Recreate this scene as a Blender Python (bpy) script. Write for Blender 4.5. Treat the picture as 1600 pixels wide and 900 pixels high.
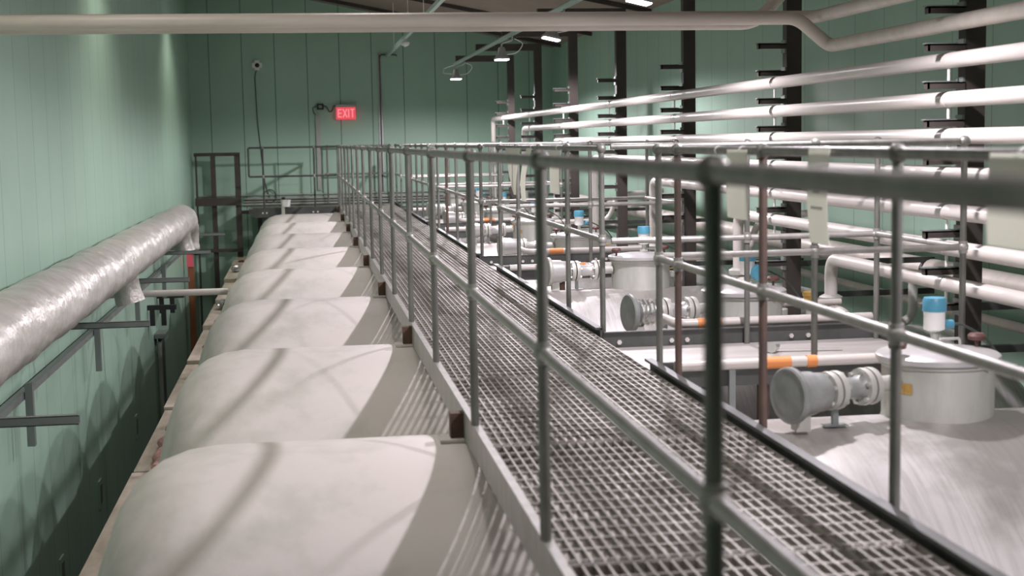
import bpy, bmesh, math, random
from mathutils import Vector, Matrix
random.seed(7)
S = bpy.context.scene
for o in list(bpy.data.objects): bpy.data.objects.remove(o)
COL = S.collection
H = 4.2                      # eye height above the floor; heights below are measured from the eye
PI = math.pi

# ------------------------------------------------------------------ camera, world, exposure
S.view_settings.view_transform = 'Standard'
S.view_settings.look = 'None'
S.view_settings.gamma = 1.0
S.view_settings.use_curve_mapping = False
S.view_settings.exposure = 0.0

cd = bpy.data.cameras.new('camera'); cam = bpy.data.objects.new('camera', cd); COL.objects.link(cam)
F = 2222.0
def cam_axes(vx, vy, roll):
    c, s = math.cos(roll), math.sin(roll)
    dx, dy = vx - 800, vy - 450
    ux, uy = c*dx - s*dy, s*dx + c*dy
    th = math.atan2(-uy, F); ps = math.atan2(-ux, math.hypot(F, uy))
    fw = Vector((math.sin(ps)*math.cos(th), math.cos(ps)*math.cos(th), -math.sin(th)))
    rt = Vector((math.cos(ps), -math.sin(ps), 0)); dn = -(rt.cross(fw))
    return c*rt + s*dn, -s*rt + c*dn, fw
_r, _d, _f = cam_axes(472, 225, .018)
cam.matrix_world = Matrix(((_r.x, -_d.x, -_f.x, 0), (_r.y, -_d.y, -_f.y, 0), (_r.z, -_d.z, -_f.z, H), (0, 0, 0, 1)))
cd.sensor_width = 36; cd.lens = F*36/1600; cd.clip_start = .05; cd.clip_end = 200
cd.dof.use_dof = True; cd.dof.focus_distance = 11.0; cd.dof.aperture_fstop = 3.2
S.camera = cam
W = bpy.data.worlds.new('world'); S.world = W; W.use_nodes = True
W.node_tree.nodes['Background'].inputs[0].default_value = (.5, .55, .55, 1)
W.node_tree.nodes['Background'].inputs[1].default_value = .05

LAMP_ENERGY = 235.0
LAMP_TILT = math.radians(13)
LAMP_COL = (1.0, .92, 1.0)
FILL_COL = (1.0, .92, .82)
LAMP_Y = [22.4, 17.2, 13.75, 10.1, 6.6, 3.2]
HIGH_ENERGY = 120.0
FILL_ENERGY = 95.0

# ------------------------------------------------------------------ materials
def mat(name, col, rough=.5, metal=0., var=.0, vscale=(4, 4, 4), bump=0., bscale=30, col2=None, spec=.5, detail=4, emit=None, estr=0, contrast=(.3, .7), coord='Object'):
    m = bpy.data.materials.new(name); m.use_nodes = True
    nt = m.node_tree; b = nt.nodes['Principled BSDF']
    b.inputs['Base Color'].default_value = (*col, 1); b.inputs['Roughness'].default_value = rough
    b.inputs['Metallic'].default_value = metal; b.inputs['Specular IOR Level'].default_value = spec
    tc = nt.nodes.new('ShaderNodeTexCoord')
    mp = nt.nodes.new('ShaderNodeMapping'); mp.inputs['Scale'].default_value = vscale
    nt.links.new(tc.outputs[coord], mp.inputs[0])
    if col2 is None and var > 0: col2 = tuple(max(0, c*(1-var)) for c in col)
    if col2 is not None:
        n = nt.nodes.new('ShaderNodeTexNoise'); n.inputs['Scale'].default_value = 1; n.inputs['Detail'].default_value = detail
        n.inputs['Roughness'].default_value = .62
        nt.links.new(mp.outputs[0], n.inputs['Vector'])
        r = nt.nodes.new('ShaderNodeValToRGB')
        r.color_ramp.elements[0].position = contrast[0]; r.color_ramp.elements[1].position = contrast[1]
        r.color_ramp.elements[0].color = (*col2, 1); r.color_ramp.elements[1].color = (*col, 1)
        nt.links.new(n.outputs['Fac'], r.inputs[0]); nt.links.new(r.outputs[0], b.inputs['Base Color'])
    if bump > 0:
        n2 = nt.nodes.new('ShaderNodeTexNoise'); n2.inputs['Scale'].default_value = bscale; n2.inputs['Detail'].default_value = 3
        nt.links.new(tc.outputs[coord], n2.inputs['Vector'])
        bp = nt.nodes.new('ShaderNodeBump'); bp.inputs['Strength'].default_value = bump; bp.inputs['Distance'].default_value = .01
        nt.links.new(n2.outputs['Fac'], bp.inputs['Height']); nt.links.new(bp.outputs[0], b.inputs['Normal'])
    if emit:
        b.inputs['Emission Color'].default_value = (*emit, 1); b.inputs['Emission Strength'].default_value = estr
    return m

def panel_mat(name, col, axis, pitch, offset, ink=.8):
    """painted metal wall panels with thin vertical joints"""
    m = mat(name, col, rough=.42, var=.10, vscale=(.9, .9, .5), spec=.4)
    nt = m.node_tree; b = nt.nodes['Principled BSDF']
    base = b.inputs['Base Color'].links[0].from_socket
    g = nt.nodes.new('ShaderNodeNewGeometry'); sp = nt.nodes.new('ShaderNodeSeparateXYZ'); nt.links.new(g.outputs['Position'], sp.inputs[0])
    def mth(op, a, bb):
        n = nt.nodes.new('ShaderNodeMath'); n.operation = op
        for i, v in enumerate((a, bb)):
            if isinstance(v, (int, float)): n.inputs[i].default_value = v
            elif v is not None: nt.links.new(v, n.inputs[i])
        return n.outputs[0]
    u = mth('DIVIDE', mth('ADD', sp.outputs[axis], offset), pitch)
    fr = mth('FRACT', u, None)
    d = mth('ABSOLUTE', mth('SUBTRACT', fr, .5), None)
    mask = mth('LESS_THAN', d, .0075/pitch)
    mx = nt.nodes.new('ShaderNodeMixRGB'); mx.inputs['Color2'].default_value = (.07, .11, .09, 1)
    mm = mth('MULTIPLY', mask, ink)
    nt.links.new(mm, mx.inputs[0]); nt.links.new(base, mx.inputs['Color1']); nt.links.new(mx.outputs[0], b.inputs['Base Color'])
    bp = nt.nodes.new('ShaderNodeBump'); bp.inputs['Strength'].default_value = .5; bp.inputs['Distance'].default_value = .01; bp.invert = True
    nt.links.new(mask, bp.inputs['Height']); nt.links.new(bp.outputs[0], b.inputs['Normal'])
    return m

GREEN = (.41, .60, .475)
M = dict(
 wall_side=panel_mat('mint_wall_panels_side', GREEN, 'Y', .62, .3, .42),
 wall_end=panel_mat('mint_wall_panels_end', GREEN, 'X', .592, .75),
 ceiling=mat('brown_ceiling', (.34, .255, .215), .8, var=.15),
 floor=mat('dark_concrete', (.10, .11, .10), .8, var=.4),
 bund=mat('bund_concrete', (.16, .17, .16), .85, var=.3),
 plywood=mat('weathered_plywood', (.66, .59, .51), .8, col2=(.46, .38, .31), vscale=(9, 2.5, 5)),
 insul=mat('white_coated_insulation', (.69, .645, .615), .5, col2=(.55, .53, .49), vscale=(2.2, 2.2, 2.2), detail=10, bump=.15, bscale=9, spec=.35, contrast=(.36, .54)),
 steel=mat('brushed_tank_steel', (.66, .645, .635), .40, metal=.35, col2=(.53, .515, .49), vscale=(48, 2.6, 2.6), detail=7, bump=.08, bscale=25, contrast=(.34, .56)),
 neck=mat('dull_steel', (.58, .585, .54), .45, metal=.3, col2=(.43, .43, .375), vscale=(6, 6, 2), contrast=(.3, .6)),
 greypaint=mat('grey_valve_paint', (.36, .375, .36), .45, metal=.2, var=.3, vscale=(14, 14, 14)),
 lid=mat('lid_steel', (.60, .59, .58), .35, metal=.3, var=.15, vscale=(6, 6, 6)),
 pipe=mat('white_pvc_clad_pipe', (.60, .56, .515), .33, var=.08, vscale=(5, 1, 5)),
 overhead=mat('grey_clad_pipe', (.74, .68, .61), .42, col2=(.62, .56, .49), vscale=(1.5, 8, 8)),
 rail=mat('galvanised_rail', (.25, .25, .225), .45, metal=.45, col2=(.15, .152, .138), vscale=(14, 14, 5)),
 midrail=mat('worn_galvanised_rail', (.42, .41, .385), .42, metal=.4, col2=(.30, .295, .27), vscale=(14, 14, 5)),
 rustpost=mat('rust_stained_rail', (.20, .13, .105), .55, metal=.35, col2=(.12, .09, .08), vscale=(8, 8, 6)),
 grating=mat('galvanised_grating', (.43, .41, .375), .5, metal=.35, col2=(.27, .25, .22), vscale=(3, 3, 3)),
 darksteel=mat('dark_mill_steel', (.095, .10, .095), .5, metal=.4, col2=(.05, .052, .05), vscale=(5, 5, 5)),
 toe=mat('toe_board_steel', (.115, .12, .115), .5, metal=.35, col2=(.07, .072, .068), vscale=(4, 4, 4)),
 brownsteel=mat('brown_primer_steel', (.075, .062, .055), .55, metal=.2, var=.35),
 rust=mat('rusty_block', (.13, .075, .05), .8, var=.5, vscale=(20, 20, 20)),
 strut=mat('galvanised_strut', (.27, .30, .29), .45, metal=.5, var=.15),
 greenstrut=mat('painted_strut', (.50, .62, .56), .45, metal=.1, var=.1),
 foil=mat('foil_duct_wrap', (.64, .62, .575), .40, metal=.35, col2=(.50, .48, .44), vscale=(3, 6, 3), bump=.9, bscale=17, contrast=(.3, .6)),
 foil2=mat('crumpled_foil', (.75, .75, .74), .22, metal=.9, bump=.5, bscale=40),
 bolt=mat('bright_bolt', (.75, .74, .70), .3, metal=.7),
 plate=mat('platform_plate', (.50, .475, .455), .45, metal=.2, col2=(.36, .335, .31), vscale=(1.5, 7, 3), contrast=(.3, .6)),
 blue=mat('blue_plastic', (.085, .31, .43), .4),
 white=mat('white_plastic', (.88, .88, .85), .4),
 black=mat('black_plastic', (.015, .015, .015), .5),
 knob=mat('dark_red_knob', (.12, .055, .045), .5),
 orange=mat('orange_label', (.75, .27, .08), .5),
 yellow=mat('yellow_sticker', (.62, .40, .10), .5, col2=(.35, .22, .06), vscale=(60, 60, 30)),
 brass=mat('brass', (.60, .38, .10), .35, metal=.6),
 paper=mat('laminated_paper', (.80, .81, .74), .5, var=.05),
 tan=mat('tan_paper', (.55, .33, .20), .6),
 paperdark=mat('faded_print', (.42, .44, .40), .6),
 print=mat('faint_ink', (.50, .50, .48), .6),
 redwood=mat('orange_timber', (.36, .13, .06), .7, col2=(.22, .08, .04), vscale=(20, 20, 2)),
 pink=mat('pink_tape', (.85, .14, .18), .5),
 rope=mat('red_flecked_rope', (.55, .42, .38), .8, col2=(.40, .12, .10), vscale=(60, 60, 60)),
 scrap=mat('red_brown_scrap', (.30, .12, .08), .8, var=.4, vscale=(40, 40, 40)),
 conduit=mat('grey_conduit', (.42, .42, .40), .4, metal=.5, var=.1),
 cable=mat('dark_cable', (.07, .09, .08), .6),
 lens=mat('lamp_lens', (.9, .9, .9), .3, emit=(.86, .80, 1.0), estr=16),
 exitface=mat('lit_exit_face', (.6, .06, .08), .4, emit=(1.0, .10, .14), estr=.62),
 exitletter=mat('lit_exit_letters', (.7, .25, .25), .4, emit=(1.0, .30, .33), estr=.8),
 lampbody=mat('lamp_casting', (.42, .44, .43), .4, metal=.5),
 dome=mat('white_dome', (.7, .72, .68), .3),
)

def stain(m, cx, cy, r, col):
    """damp dirty patch of its own ragged shape on the steel around the manhole"""
    nt = m.node_tree; b = nt.nodes['Principled BSDF']; src = b.inputs['Base Color'].links[0].from_socket
    tc = nt.nodes.new('ShaderNodeTexCoord'); sp = nt.nodes.new('ShaderNodeSeparateXYZ'); nt.links.new(tc.outputs['Object'], sp.inputs[0])
    cb = nt.nodes.new('ShaderNodeCombineXYZ'); nt.links.new(sp.outputs[0], cb.inputs[0]); nt.links.new(sp.outputs[1], cb.inputs[1])
    d = nt.nodes.new('ShaderNodeVectorMath'); d.operation = 'DISTANCE'; nt.links.new(cb.outputs[0], d.inputs[0]); d.inputs[1].default_value = (cx, cy, 0)
    n = nt.nodes.new('ShaderNodeTexNoise'); n.inputs['Scale'].default_value = 6; n.inputs['Detail'].default_value = 8; nt.links.new(tc.outputs['Object'], n.inputs['Vector'])
    a = nt.nodes.new('ShaderNodeMath'); a.operation = 'MULTIPLY_ADD'; nt.links.new(n.outputs['Fac'], a.inputs[0]); a.inputs[1].default_value = .55; nt.links.new(d.outputs['Value'], a.inputs[2])
    mr = nt.nodes.new('ShaderNodeMapRange'); mr.inputs['From Min'].default_value = r; mr.inputs['From Max'].default_value = r+.28; mr.inputs['To Min'].default_value = .72; mr.inputs['To Max'].default_value = 0; mr.clamp = True
    nt.links.new(a.outputs[0], mr.inputs[0])
    mx = nt.nodes.new('ShaderNodeMixRGB'); mx.inputs['Color2'].default_value = (*col, 1); nt.links.new(mr.outputs[0], mx.inputs[0]); nt.links.new(src, mx.inputs['Color1']); nt.links.new(mx.outputs[0], b.inputs['Base Color'])
stain(M['steel'], 3.08, -.26, .80, (.20, .19, .165))
stain(M['steel'], 2.02, -.10, .44, (.33, .31, .27))

for nm, c in (('paper', (.85, .85, .78)), ('tan', (.62, .36, .22))):
    nt = M[nm].node_tree; out = [n for n in nt.nodes if n.type == 'OUTPUT_MATERIAL'][0]
    tr = nt.nodes.new('ShaderNodeBsdfTranslucent'); tr.inputs[0].default_value = (*c, 1)
    mx = nt.nodes.new('ShaderNodeMixShader'); mx.inputs[0].default_value = .5
    nt.links.new(nt.nodes['Principled BSDF'].outputs[0], mx.inputs[1]); nt.links.new(tr.outputs[0], mx.inputs[2]); nt.links.new(mx.outputs[0], out.inputs[0])

# ------------------------------------------------------------------ helpers
def frame(d):
    d = Vector(d).normalized()
    a = Vector((0, 0, 1)) if abs(d.z) < .9 else Vector((1, 0, 0))
    u = d.cross(a).normalized(); v = u.cross(d).normalized()
    return u, v
class MB:
    """collects solids; heights are given from eye level"""
    def __init__(s): s.bm = bmesh.new(); s.mats = []
    def box(s, x0, x1, y0, y1, z0, z1):
        vs = [s.bm.verts.new((x, y, z)) for x in (x0, x1) for y in (y0, y1) for z in (z0, z1)]
        for f in ((0,1,3,2),(4,6,7,5),(0,4,5,1),(2,3,7,6),(0,2,6,4),(1,5,7,3)): s.bm.faces.new([vs[i] for i in f])
        return s
    def bar(s, p, q, w, h, up=(0, 0, 1)):
        p, q = Vector(p), Vector(q); d = (q-p).normalized(); up = Vector(up)
        if abs(d.dot(up)) > .95: up = Vector((0, 1, 0))
        u = d.cross(up).normalized(); v = u.cross(d).normalized()
        vs = [s.bm.verts.new(e + a*u*w/2 + b*v*h/2) for e in (p, q) for a in (-1, 1) for b in (-1, 1)]
        for f in ((0,1,3,2),(4,6,7,5),(0,4,5,1),(2,3,7,6),(0,2,6,4),(1,5,7,3)): s.bm.faces.new([vs[i] for i in f])
        return s
    def tube(s, pts, r, seg=12, cap=True):
        pts = [Vector(p) for p in pts]; n = len(pts); rs = r if isinstance(r, (list, tuple)) else [r]*n
        rings = []; u = None
        for i, p in enumerate(pts):
            d = (pts[min(i+1, n-1)] - pts[max(i-1, 0)]).normalized()
            if u is None: u, v = frame(d)
            else:
                u = (u - d*u.dot(d)).normalized(); v = u.cross(d)
            rings.append([s.bm.verts.new(p + rs[i]*(math.cos(2*PI*k/seg)*u + math.sin(2*PI*k/seg)*v)) for k in range(seg)])
        for a, b in zip(rings, rings[1:]):
            for k in range(seg): s.bm.faces.new((a[k], a[(k+1) % seg], b[(k+1) % seg], b[k])).smooth = True
        if cap:
            s.bm.faces.new(rings[0][::-1]); s.bm.faces.new(rings[-1])
        return s
    def bend(s, pts, r, br=.1, seg=12, steps=6):
        """tube through corner points with rounded elbows"""
        pts = [Vector(p) for p in pts]; out = [pts[0]]
        for a, b, c in zip(pts, pts[1:], pts[2:]):
            d1, d2 = (a-b), (c-b); t = min(br, d1.length*.45, d2.length*.45)
            p, q = b + d1.normalized()*t, b + d2.normalized()*t
            for i in range(steps+1):
                k = i/steps; out.append(p*(1-k)**2 + b*2*k*(1-k) + q*k*k)
        out.append(pts[-1]); return s.tube(out, r, seg)
    def lathe(s, prof, o, d, seg=32, closed=True):
        """prof: (distance along d, radius)"""
        o, d = Vector(o), Vector(d).normalized(); u, v = frame(d); rings = []
        for t, r in prof:
            c = o + d*t
            if r < 1e-6: rings.append([s.bm.verts.new(c)])
            else: rings.append([s.bm.verts.new(c + r*(math.cos(2*PI*k/seg)*u + math.sin(2*PI*k/seg)*v)) for k in range(seg)])
        for a, b in zip(rings, rings[1:]):
            for k in range(seg):
                k2 = (k+1) % seg
                if len(a) == 1 and len(b) == 1: continue
                if len(a) == 1: f = (a[0], b[k2], b[k])
                elif len(b) == 1: f = (a[k], a[k2], b[0])
                else: f = (a[k], a[k2], b[k2], b[k])
                s.bm.faces.new(f).smooth = True
        if closed:
            if len(rings[0]) > 1: s.bm.faces.new(rings[0][::-1])
            if len(rings[-1]) > 1: s.bm.faces.new(rings[-1])
        return s
    def cyl(s, p, q, r, seg=16):
        p, q = Vector(p), Vector(q); return s.lathe([(0, r), ((q-p).length, r)], p, q-p, seg)
    def ball(s, c, r, seg=12, sc=(1, 1, 1)):
        m = Matrix.Translation(c) @ Matrix.Diagonal((*sc, 1))
        g = bmesh.ops.create_uvsphere(s.bm, u_segments=seg, v_segments=max(6, seg//2+1), radius=r, matrix=m)
        for v in g['verts']:
            for f in v.link_faces: f.smooth = True
        return s
    def bolts(s, pts, d, r=.012, h=.012):
        d = Vector(d)
        for p in pts: s.cyl(Vector(p), Vector(p)+d*h, r, 6)
        return s
    def bolt_parts(s, pts, d, parent, r=.012, h=.012):
        first = None
        for p in pts:
            if first is None:
                b = MB(); b.cyl(Vector(p), Vector(p)+Vector(d)*h, r, 6); first = b.build('bolt', M['bolt'], parent); p0 = Vector(p)
            else:
                o = first.copy(); COL.objects.link(o); o.parent = parent; o.location = Vector(p)-p0
    def build(s, name, m, parent=None, sharp=True):
        bmesh.ops.recalc_face_normals(s.bm, faces=s.bm.faces)
        off = Vector((0, 0, H))
        if parent is not None: off = off - world_loc(parent)
        for v in s.bm.verts: v.co += off
        me = bpy.data.meshes.new(name); s.bm.to_mesh(me); s.bm.free()
        me.materials.append(m)
        if sharp:
            try: me.set_sharp_from_angle(angle=math.radians(40))
            except Exception: pass
        o = bpy.data.objects.new(name, me); COL.objects.link(o)
        if parent is not None: o.parent = parent
        return o
def world_loc(o):
    v = Vector(o.location)
    while o.parent: o = o.parent; v += Vector(o.location)
    return v
def tag(o, label, cat, group=None, kind=None):
    o['label'] = label; o['category'] = cat
    if group: o['group'] = group
    if kind: o['kind'] = kind
    return o
def thing(name, label, cat, loc, group=None):
    o = bpy.data.objects.new(name, None); COL.objects.link(o); o.empty_display_size = .1
    o.location = (loc[0], loc[1], loc[2]+H)
    return tag(o, label, cat, group)
def struct(name, mb, m):
    o = mb.build(name, m); o['kind'] = 'structure'; return o
def dup(root, loc, label, group=None):
    def cp(o, par):
        c = o.copy(); COL.objects.link(c)
        if par: c.parent = par
        for ch in list(o.children): cp(ch, c)
        return c
    r = cp(root, None); r.location = (loc[0], loc[1], loc[2]+H); r['label'] = label
    if group: r['group'] = group
    return r
ORD = ['nearest', 'second', 'third', 'fourth', 'fifth', 'sixth', 'seventh', 'eighth', 'farthest']

# ------------------------------------------------------------------ the room
XL, XR, YB, YF, ZF = -2.0, 4.72, 26.8, -3.5, -4.2
def zc(x): return 2.67 - .2*x
def prism_x(x0, x1, y0, y1, za0, za1, zb0, zb1):
    mb = MB(); vs = [mb.bm.verts.new(p) for p in ((x0,y0,za0),(x1,y0,zb0),(x1,y0,zb1),(x0,y0,za1),(x0,y1,za0),(x1,y1,zb0),(x1,y1,zb1),(x0,y1,za1))]
    for f in ((0,1,2,3),(4,7,6,5),(0,4,5,1),(3,2,6,7),(0,3,7,4),(1,5,6,2)): mb.bm.faces.new([vs[i] for i in f])
    return mb
struct('floor', MB().box(XL-.2, XR+.2, YF-.2, YB+.2, ZF-.2, ZF), M['floor'])
struct('wall_left', MB().box(XL-.2, XL, YF, YB+.2, ZF, zc(XL)+.05), M['wall_side'])
struct('wall_right', MB().box(XR, XR+.2, YF, YB+.2, ZF, zc(XR)+.02), M['wall_side'])
struct('wall_back', prism_x(XL, XR, YB, YB+.2, ZF, zc(XL), ZF, zc(XR)), M['wall_end'])
struct('wall_front', prism_x(XL, XR, YF-.2, YF, ZF, zc(XL), ZF, zc(XR)), M['wall_end'])
struct('ceiling', prism_x(XL-.2, XR+.2, YF-.2, YB+.2, zc(XL-.2), zc(XL-.2)+.2, zc(XR+.2), zc(XR+.2)+.2), M['ceiling'])
# low wall that carries the ledge along the gap
struct('wall_bund', prism_x(-1.25, -1.13, YF, YB-.7, ZF, -2.36, ZF, -2.36), M['bund'])

PITCH = 2.75; Y0 = 5.65; NT = 9
TY = [Y0 + PITCH*(k-1) for k in range(NT)]            # first one lies below the picture's lower edge
def ledge_z(y): return -2.30 + (max(0, y-10)/16)**1.5*.30

# ------------------------------------------------------------------ tanks
R_T, Z_A = 1.26, -2.465
def tank_label(k):
    if k == 0: return 'storage tank below the near end of the walkway, under the lower edge of view'
    return ('nearest fully seen white domed storage tank, yellow sticker on its steel manhole' if k == 1 else
            '%s white domed storage tank from the camera with steel right half and manhole' % ORD[k-1] if k < NT-1 else
            'last white domed storage tank, in front of the rear landing')
HX = 2.695
def rad(y, yc): return Z_A + math.sqrt(max(0, R_T**2 - (y-yc)**2))
def nearest_top(y):
    yc = min(TY, key=lambda v: abs(v-y)); return max(rad(y-.03, yc), rad(y+.03, yc))
t0 = thing('storage_tank', tank_label(0), 'tank', (0, TY[0], Z_A - R_T), 'row of storage tanks')
def shell_profile(k=0): return [(-.97, 0), (-.955, .3), (-.89, .63), (-.82, .88), (-.755, 1.05), (-.69, 1.145), (-.6, 1.21), (-.5, 1.245), (-.38, R_T), (1.12, R_T)]
y = TY[0]
MB().lathe(shell_profile(), (0, y, Z_A), (1, 0, 0), 96, closed=True).build('insulated_shell', M['insul'], t0)
MB().lathe([(1.122, R_T-.004), (3.9, R_T-.004), (4.1, 1.21), (4.25, 1.05), (4.33, .7), (4.36, 0)], (0, y, Z_A), (1, 0, 0), 96).build('steel_shell', M['steel'], t0)
for sx in (-.2, 3.4):
    mb = MB(); seg = 14; a0 = math.radians(-150); a1 = math.radians(-30)
    arc = [(y + 1.27*math.cos(a0+(a1-a0)*i/seg), Z_A + 1.27*math.sin(a0+(a1-a0)*i/seg)) for i in range(seg+1)]
    bot = [(p[0], ZF) for p in arc]
    ring = arc + bot[::-1]
    va = [mb.bm.verts.new((sx, p[0], p[1])) for p in ring]; vb = [mb.bm.verts.new((sx+.2, p[0], p[1])) for p in ring]
    mb.bm.faces.new(va); mb.bm.faces.new(vb[::-1])
    for i in range(len(ring)): j = (i+1) % len(ring); mb.bm.faces.new((va[i], va[j], vb[j], vb[i]))
    mb.build('saddle', M['bund'], t0)
hy = y + .12
nk = MB().lathe([(0, .242), (.02, .237), (.235, .237), (.245, .249), (.255, .249)], (HX, hy, -1.235), (0, 0, 1), 40).build('manhole_neck', M['neck'], t0)
ld = MB().lathe([(0, .257), (.006, .263), (.026, .263), (.034, .253), (.05, .12), (.055, 0)], (HX, hy, -.978), (0, 0, 1), 40).build('manhole_lid', M['lid'], t0)
for ang in (200, 20, 300, 95):
    a = math.radians(ang); px, py = HX + .232*math.cos(a), hy + .232*math.sin(a)
    if ang in (200, 20):
        mb = MB().cyl((px, py, -.98), (px, py, -.905), .008, 8)
        mb.lathe([(0, .012), (.006, .036), (.022, .040), (.034, .03), (.036, 0)], (px, py, -.915), (0, 0, 1), 14)
        mb.build('clamp_knob', M['knob'], ld)
    mb = MB().box(px-.018, px+.018, py-.018, py+.018, -.995, -.945); mb.build('lid_lug', M['neck'], nk)
MB().box(HX-.02, HX+.02, hy+.265, hy+.295, -1.25, -.97).build('hinge_post', M['neck'], nk)
# handle across the lid
MB().bend([(HX+.05, hy+.1, -.935), (HX+.05, hy+.1, -.905), (HX+.15, hy+.1, -.905), (HX+.15, hy+.1, -.938)], .006, .02, 8).build('lid_handle', M['neck'], ld)
TANKS = [t0]
for k in range(1, NT): TANKS.append(dup(t0, (0, TY[k], Z_A - R_T), tank_label(k)))
# yellow stickers on some manhole necks
def neck_of(t): return [c for c in t.children if c.name.startswith('manhole_neck')][0]
for k, ang in ((1, 203), (5, 212), (6, 215)):
    mb = MB(); y = TY[k] + .12; vs = []
    for i in range(6):
        a = math.radians(ang + i*3.4)
        for z in (-1.10, -1.055): vs.append(mb.bm.verts.new((HX + .2395*math.cos(a), y + .2395*math.sin(a), z)))
    for i in range(5): mb.bm.faces.new((vs[2*i], vs[2*i+2], vs[2*i+3], vs[2*i+1]))
    n = neck_of(TANKS[k]); s = mb.build('sticker', M['yellow'], n); s['label'] = 'yellow warning sticker'

# ------------------------------------------------------------------ ledge boards and debris
yy = -2.0; i = 0
BL = []
while yy < YB-.75:
    L = 2.35 + .2*((i*37) % 5)/5
    y1 = min(yy+L, YB-.72); z = ledge_z((yy+y1)/2)
    BL.append((yy, y1, z)); yy = y1 + .012; i += 1
vis = [b for b in BL if b[1] > 6]
for i, (a, b, z) in enumerate(BL):
    j = i - (len(BL)-len(vis))
    lab = ('weathered ledge board along the left gap, %s from the camera' % ORD[min(j, 8)]) if j >= 0 else 'ledge board nearer than the view, %s of three' % ['first', 'second', 'third', 'fourth'][min(i, 3)]
    mb = MB(); mb.box(-1.27 + .01*(i % 2), -1.0, a, b, -2.36, z)
    tag(mb.build('ledge_board', M['plywood']), lab, 'board', 'ledge boards')
def crumple(c, r, name, label, cat, m, flat=.5, seed=0, group=None):
    rnd = random.Random(seed); mb = MB()
    bmesh.ops.create_icosphere(mb.bm, subdivisions=3, radius=r)
    zmin = 9
    for v in mb.bm.verts:
        k = 1 + rnd.uniform(-.32, .32); v.co = Vector((v.co.x*k*.8, v.co.y*k*1.5, v.co.z*k*flat)); zmin = min(zmin, v.co.z)
    for v in mb.bm.verts: v.co += Vector((c[0], c[1], c[2]-zmin))
    return tag(mb.build(name, m), label, cat, group)
crumple((-1.12, 19.3, ledge_z(19.3)), .10, 'crumpled_foil', 'crumpled silver foil lying on the left ledge, the nearer and larger of two', 'foil', M['foil2'], .5, 3)
crumple((-1.13, 23.6, ledge_z(23.6)), .09, 'crumpled_foil', 'smaller crumpled silver foil farther along the left ledge', 'foil', M['foil2'], .55, 5)
SC = [(13.3, 'a little beyond the rope'), (15.9, 'roughly midway along the near half'), (16.5, 'nearest in front of the white cross pipe'), (17.9, 'well in front of the larger foil'), (18.8, 'just in front of the larger foil'), (20.7, 'just beyond the larger foil'), (22.4, 'just in front of the smaller foil'), (25.0, 'at the far end near the brown frame')]
for i, (yv, w) in enumerate(SC):
    x = -1.06 - .05*(i % 2)
    crumple((x, yv, ledge_z(yv)), .05 + .012*(i % 3), 'debris_scrap', 'red brown scrap on the left ledge, ' + w, 'scrap', M['scrap'], .35, 20+i, 'scraps on the ledge')
rp = [(-1.10 + .03*math.sin(t*2.1), 10.1 + t*.17, -2.24 + .012*math.sin(t*3)) for t in range(9)]
tag(MB().tube([(p[0], p[1], ledge_z(p[1])+.046) for p in rp], [.030+.012*(i % 2) for i in range(9)], 10).build('rope', M['rope']), 'short length of red flecked rope lying on the ledge beside the second white tank', 'rope')

# ------------------------------------------------------------------ walkway
WX0, WX1, WZ = .62, 1.60, -1.085
WY0, WY1 = .6, 25.55
wk = thing('grating_walkway', 'long straight walkway of steel grating running over the tanks to the back wall', 'walkway', (1.1, WY0, -1.22))
MB().box(WX0-.012, WX0+.012, WY0, WY1, -1.195, WZ+.01).box(WX0, WX0+.05, WY0, WY1, -1.195, -1.183).build('stringer', M['midrail'], wk)
MB().box(WX1-.012, WX1+.012, WY0, WY1, -1.195, WZ-.03).box(WX1-.05, WX1, WY0, WY1, -1.195, -1.183).build('stringer', M['toe'], wk)
PL = 1.45; y = WY0; pi_ = 0
proto = None
npan = int((WY1-WY0)/PL)
for p in range(npan+1):
    a = WY0 + p*PL; b = min(a+PL-.012, WY1)
    if b-a < .2: break
    if proto is None or abs((b-a)-(PL-.012)) > 1e-3:
        mb = MB(); nb = 29
        for i in range(nb):
            x = WX0+.02 + (WX1-WX0-.04)*i/(nb-1); mb.box(x-.0028, x+.0028, a, b, WZ-.026, WZ)
        nc = int((b-a)/.1)
        for j in range(nc+1):
            yc = a + .035 + j*.1
            if yc < b-.005: mb.box(WX0+.014, WX1-.014, yc-.0035, yc+.0035, WZ-.010, WZ-.001)
        mb.box(WX0+.014, WX1-.014, a, a+.005, WZ-.026, WZ).box(WX0+.014, WX1-.014, b-.005, b, WZ-.026, WZ)
        o = mb.build('grating_panel', M['grating'], wk)
        if proto is None: proto = (o, a)
    else:
        o = proto[0].copy(); COL.objects.link(o); o.parent = wk; o.location = (0, a-proto[1], 0)
    MB().box(WX0+.013, WX1-.013, a-.02, a+.02, WZ-.085, WZ-.028).build('cross_bearer', M['darksteel'], wk)
for k in range(NT):
    yk = TY[k]
    MB().box(WX0-.065, WX0-.013, yk-.03, yk+.03, -1.192, -1.09).build('support_foot', M['rust'], wk)
    MB().box(WX0-.11, WX0+.04, yk-.06, yk+.06, -1.204, -1.192).build('foot_plate', M['insul'], wk)
    MB().box(WX1-.07, WX1-.013, yk-.03, yk+.03, -1.206, -1.185).build('support_foot', M['rust'], wk)
YC = [7.15, 12.62, 18.2, 23.6]; HW = .575
edges = [WY0] + [v for c in YC for v in (c-HW, c+HW)] + [WY1]
SEGS = [(edges[2*i], edges[2*i+1]) for i in range(5)]
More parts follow.
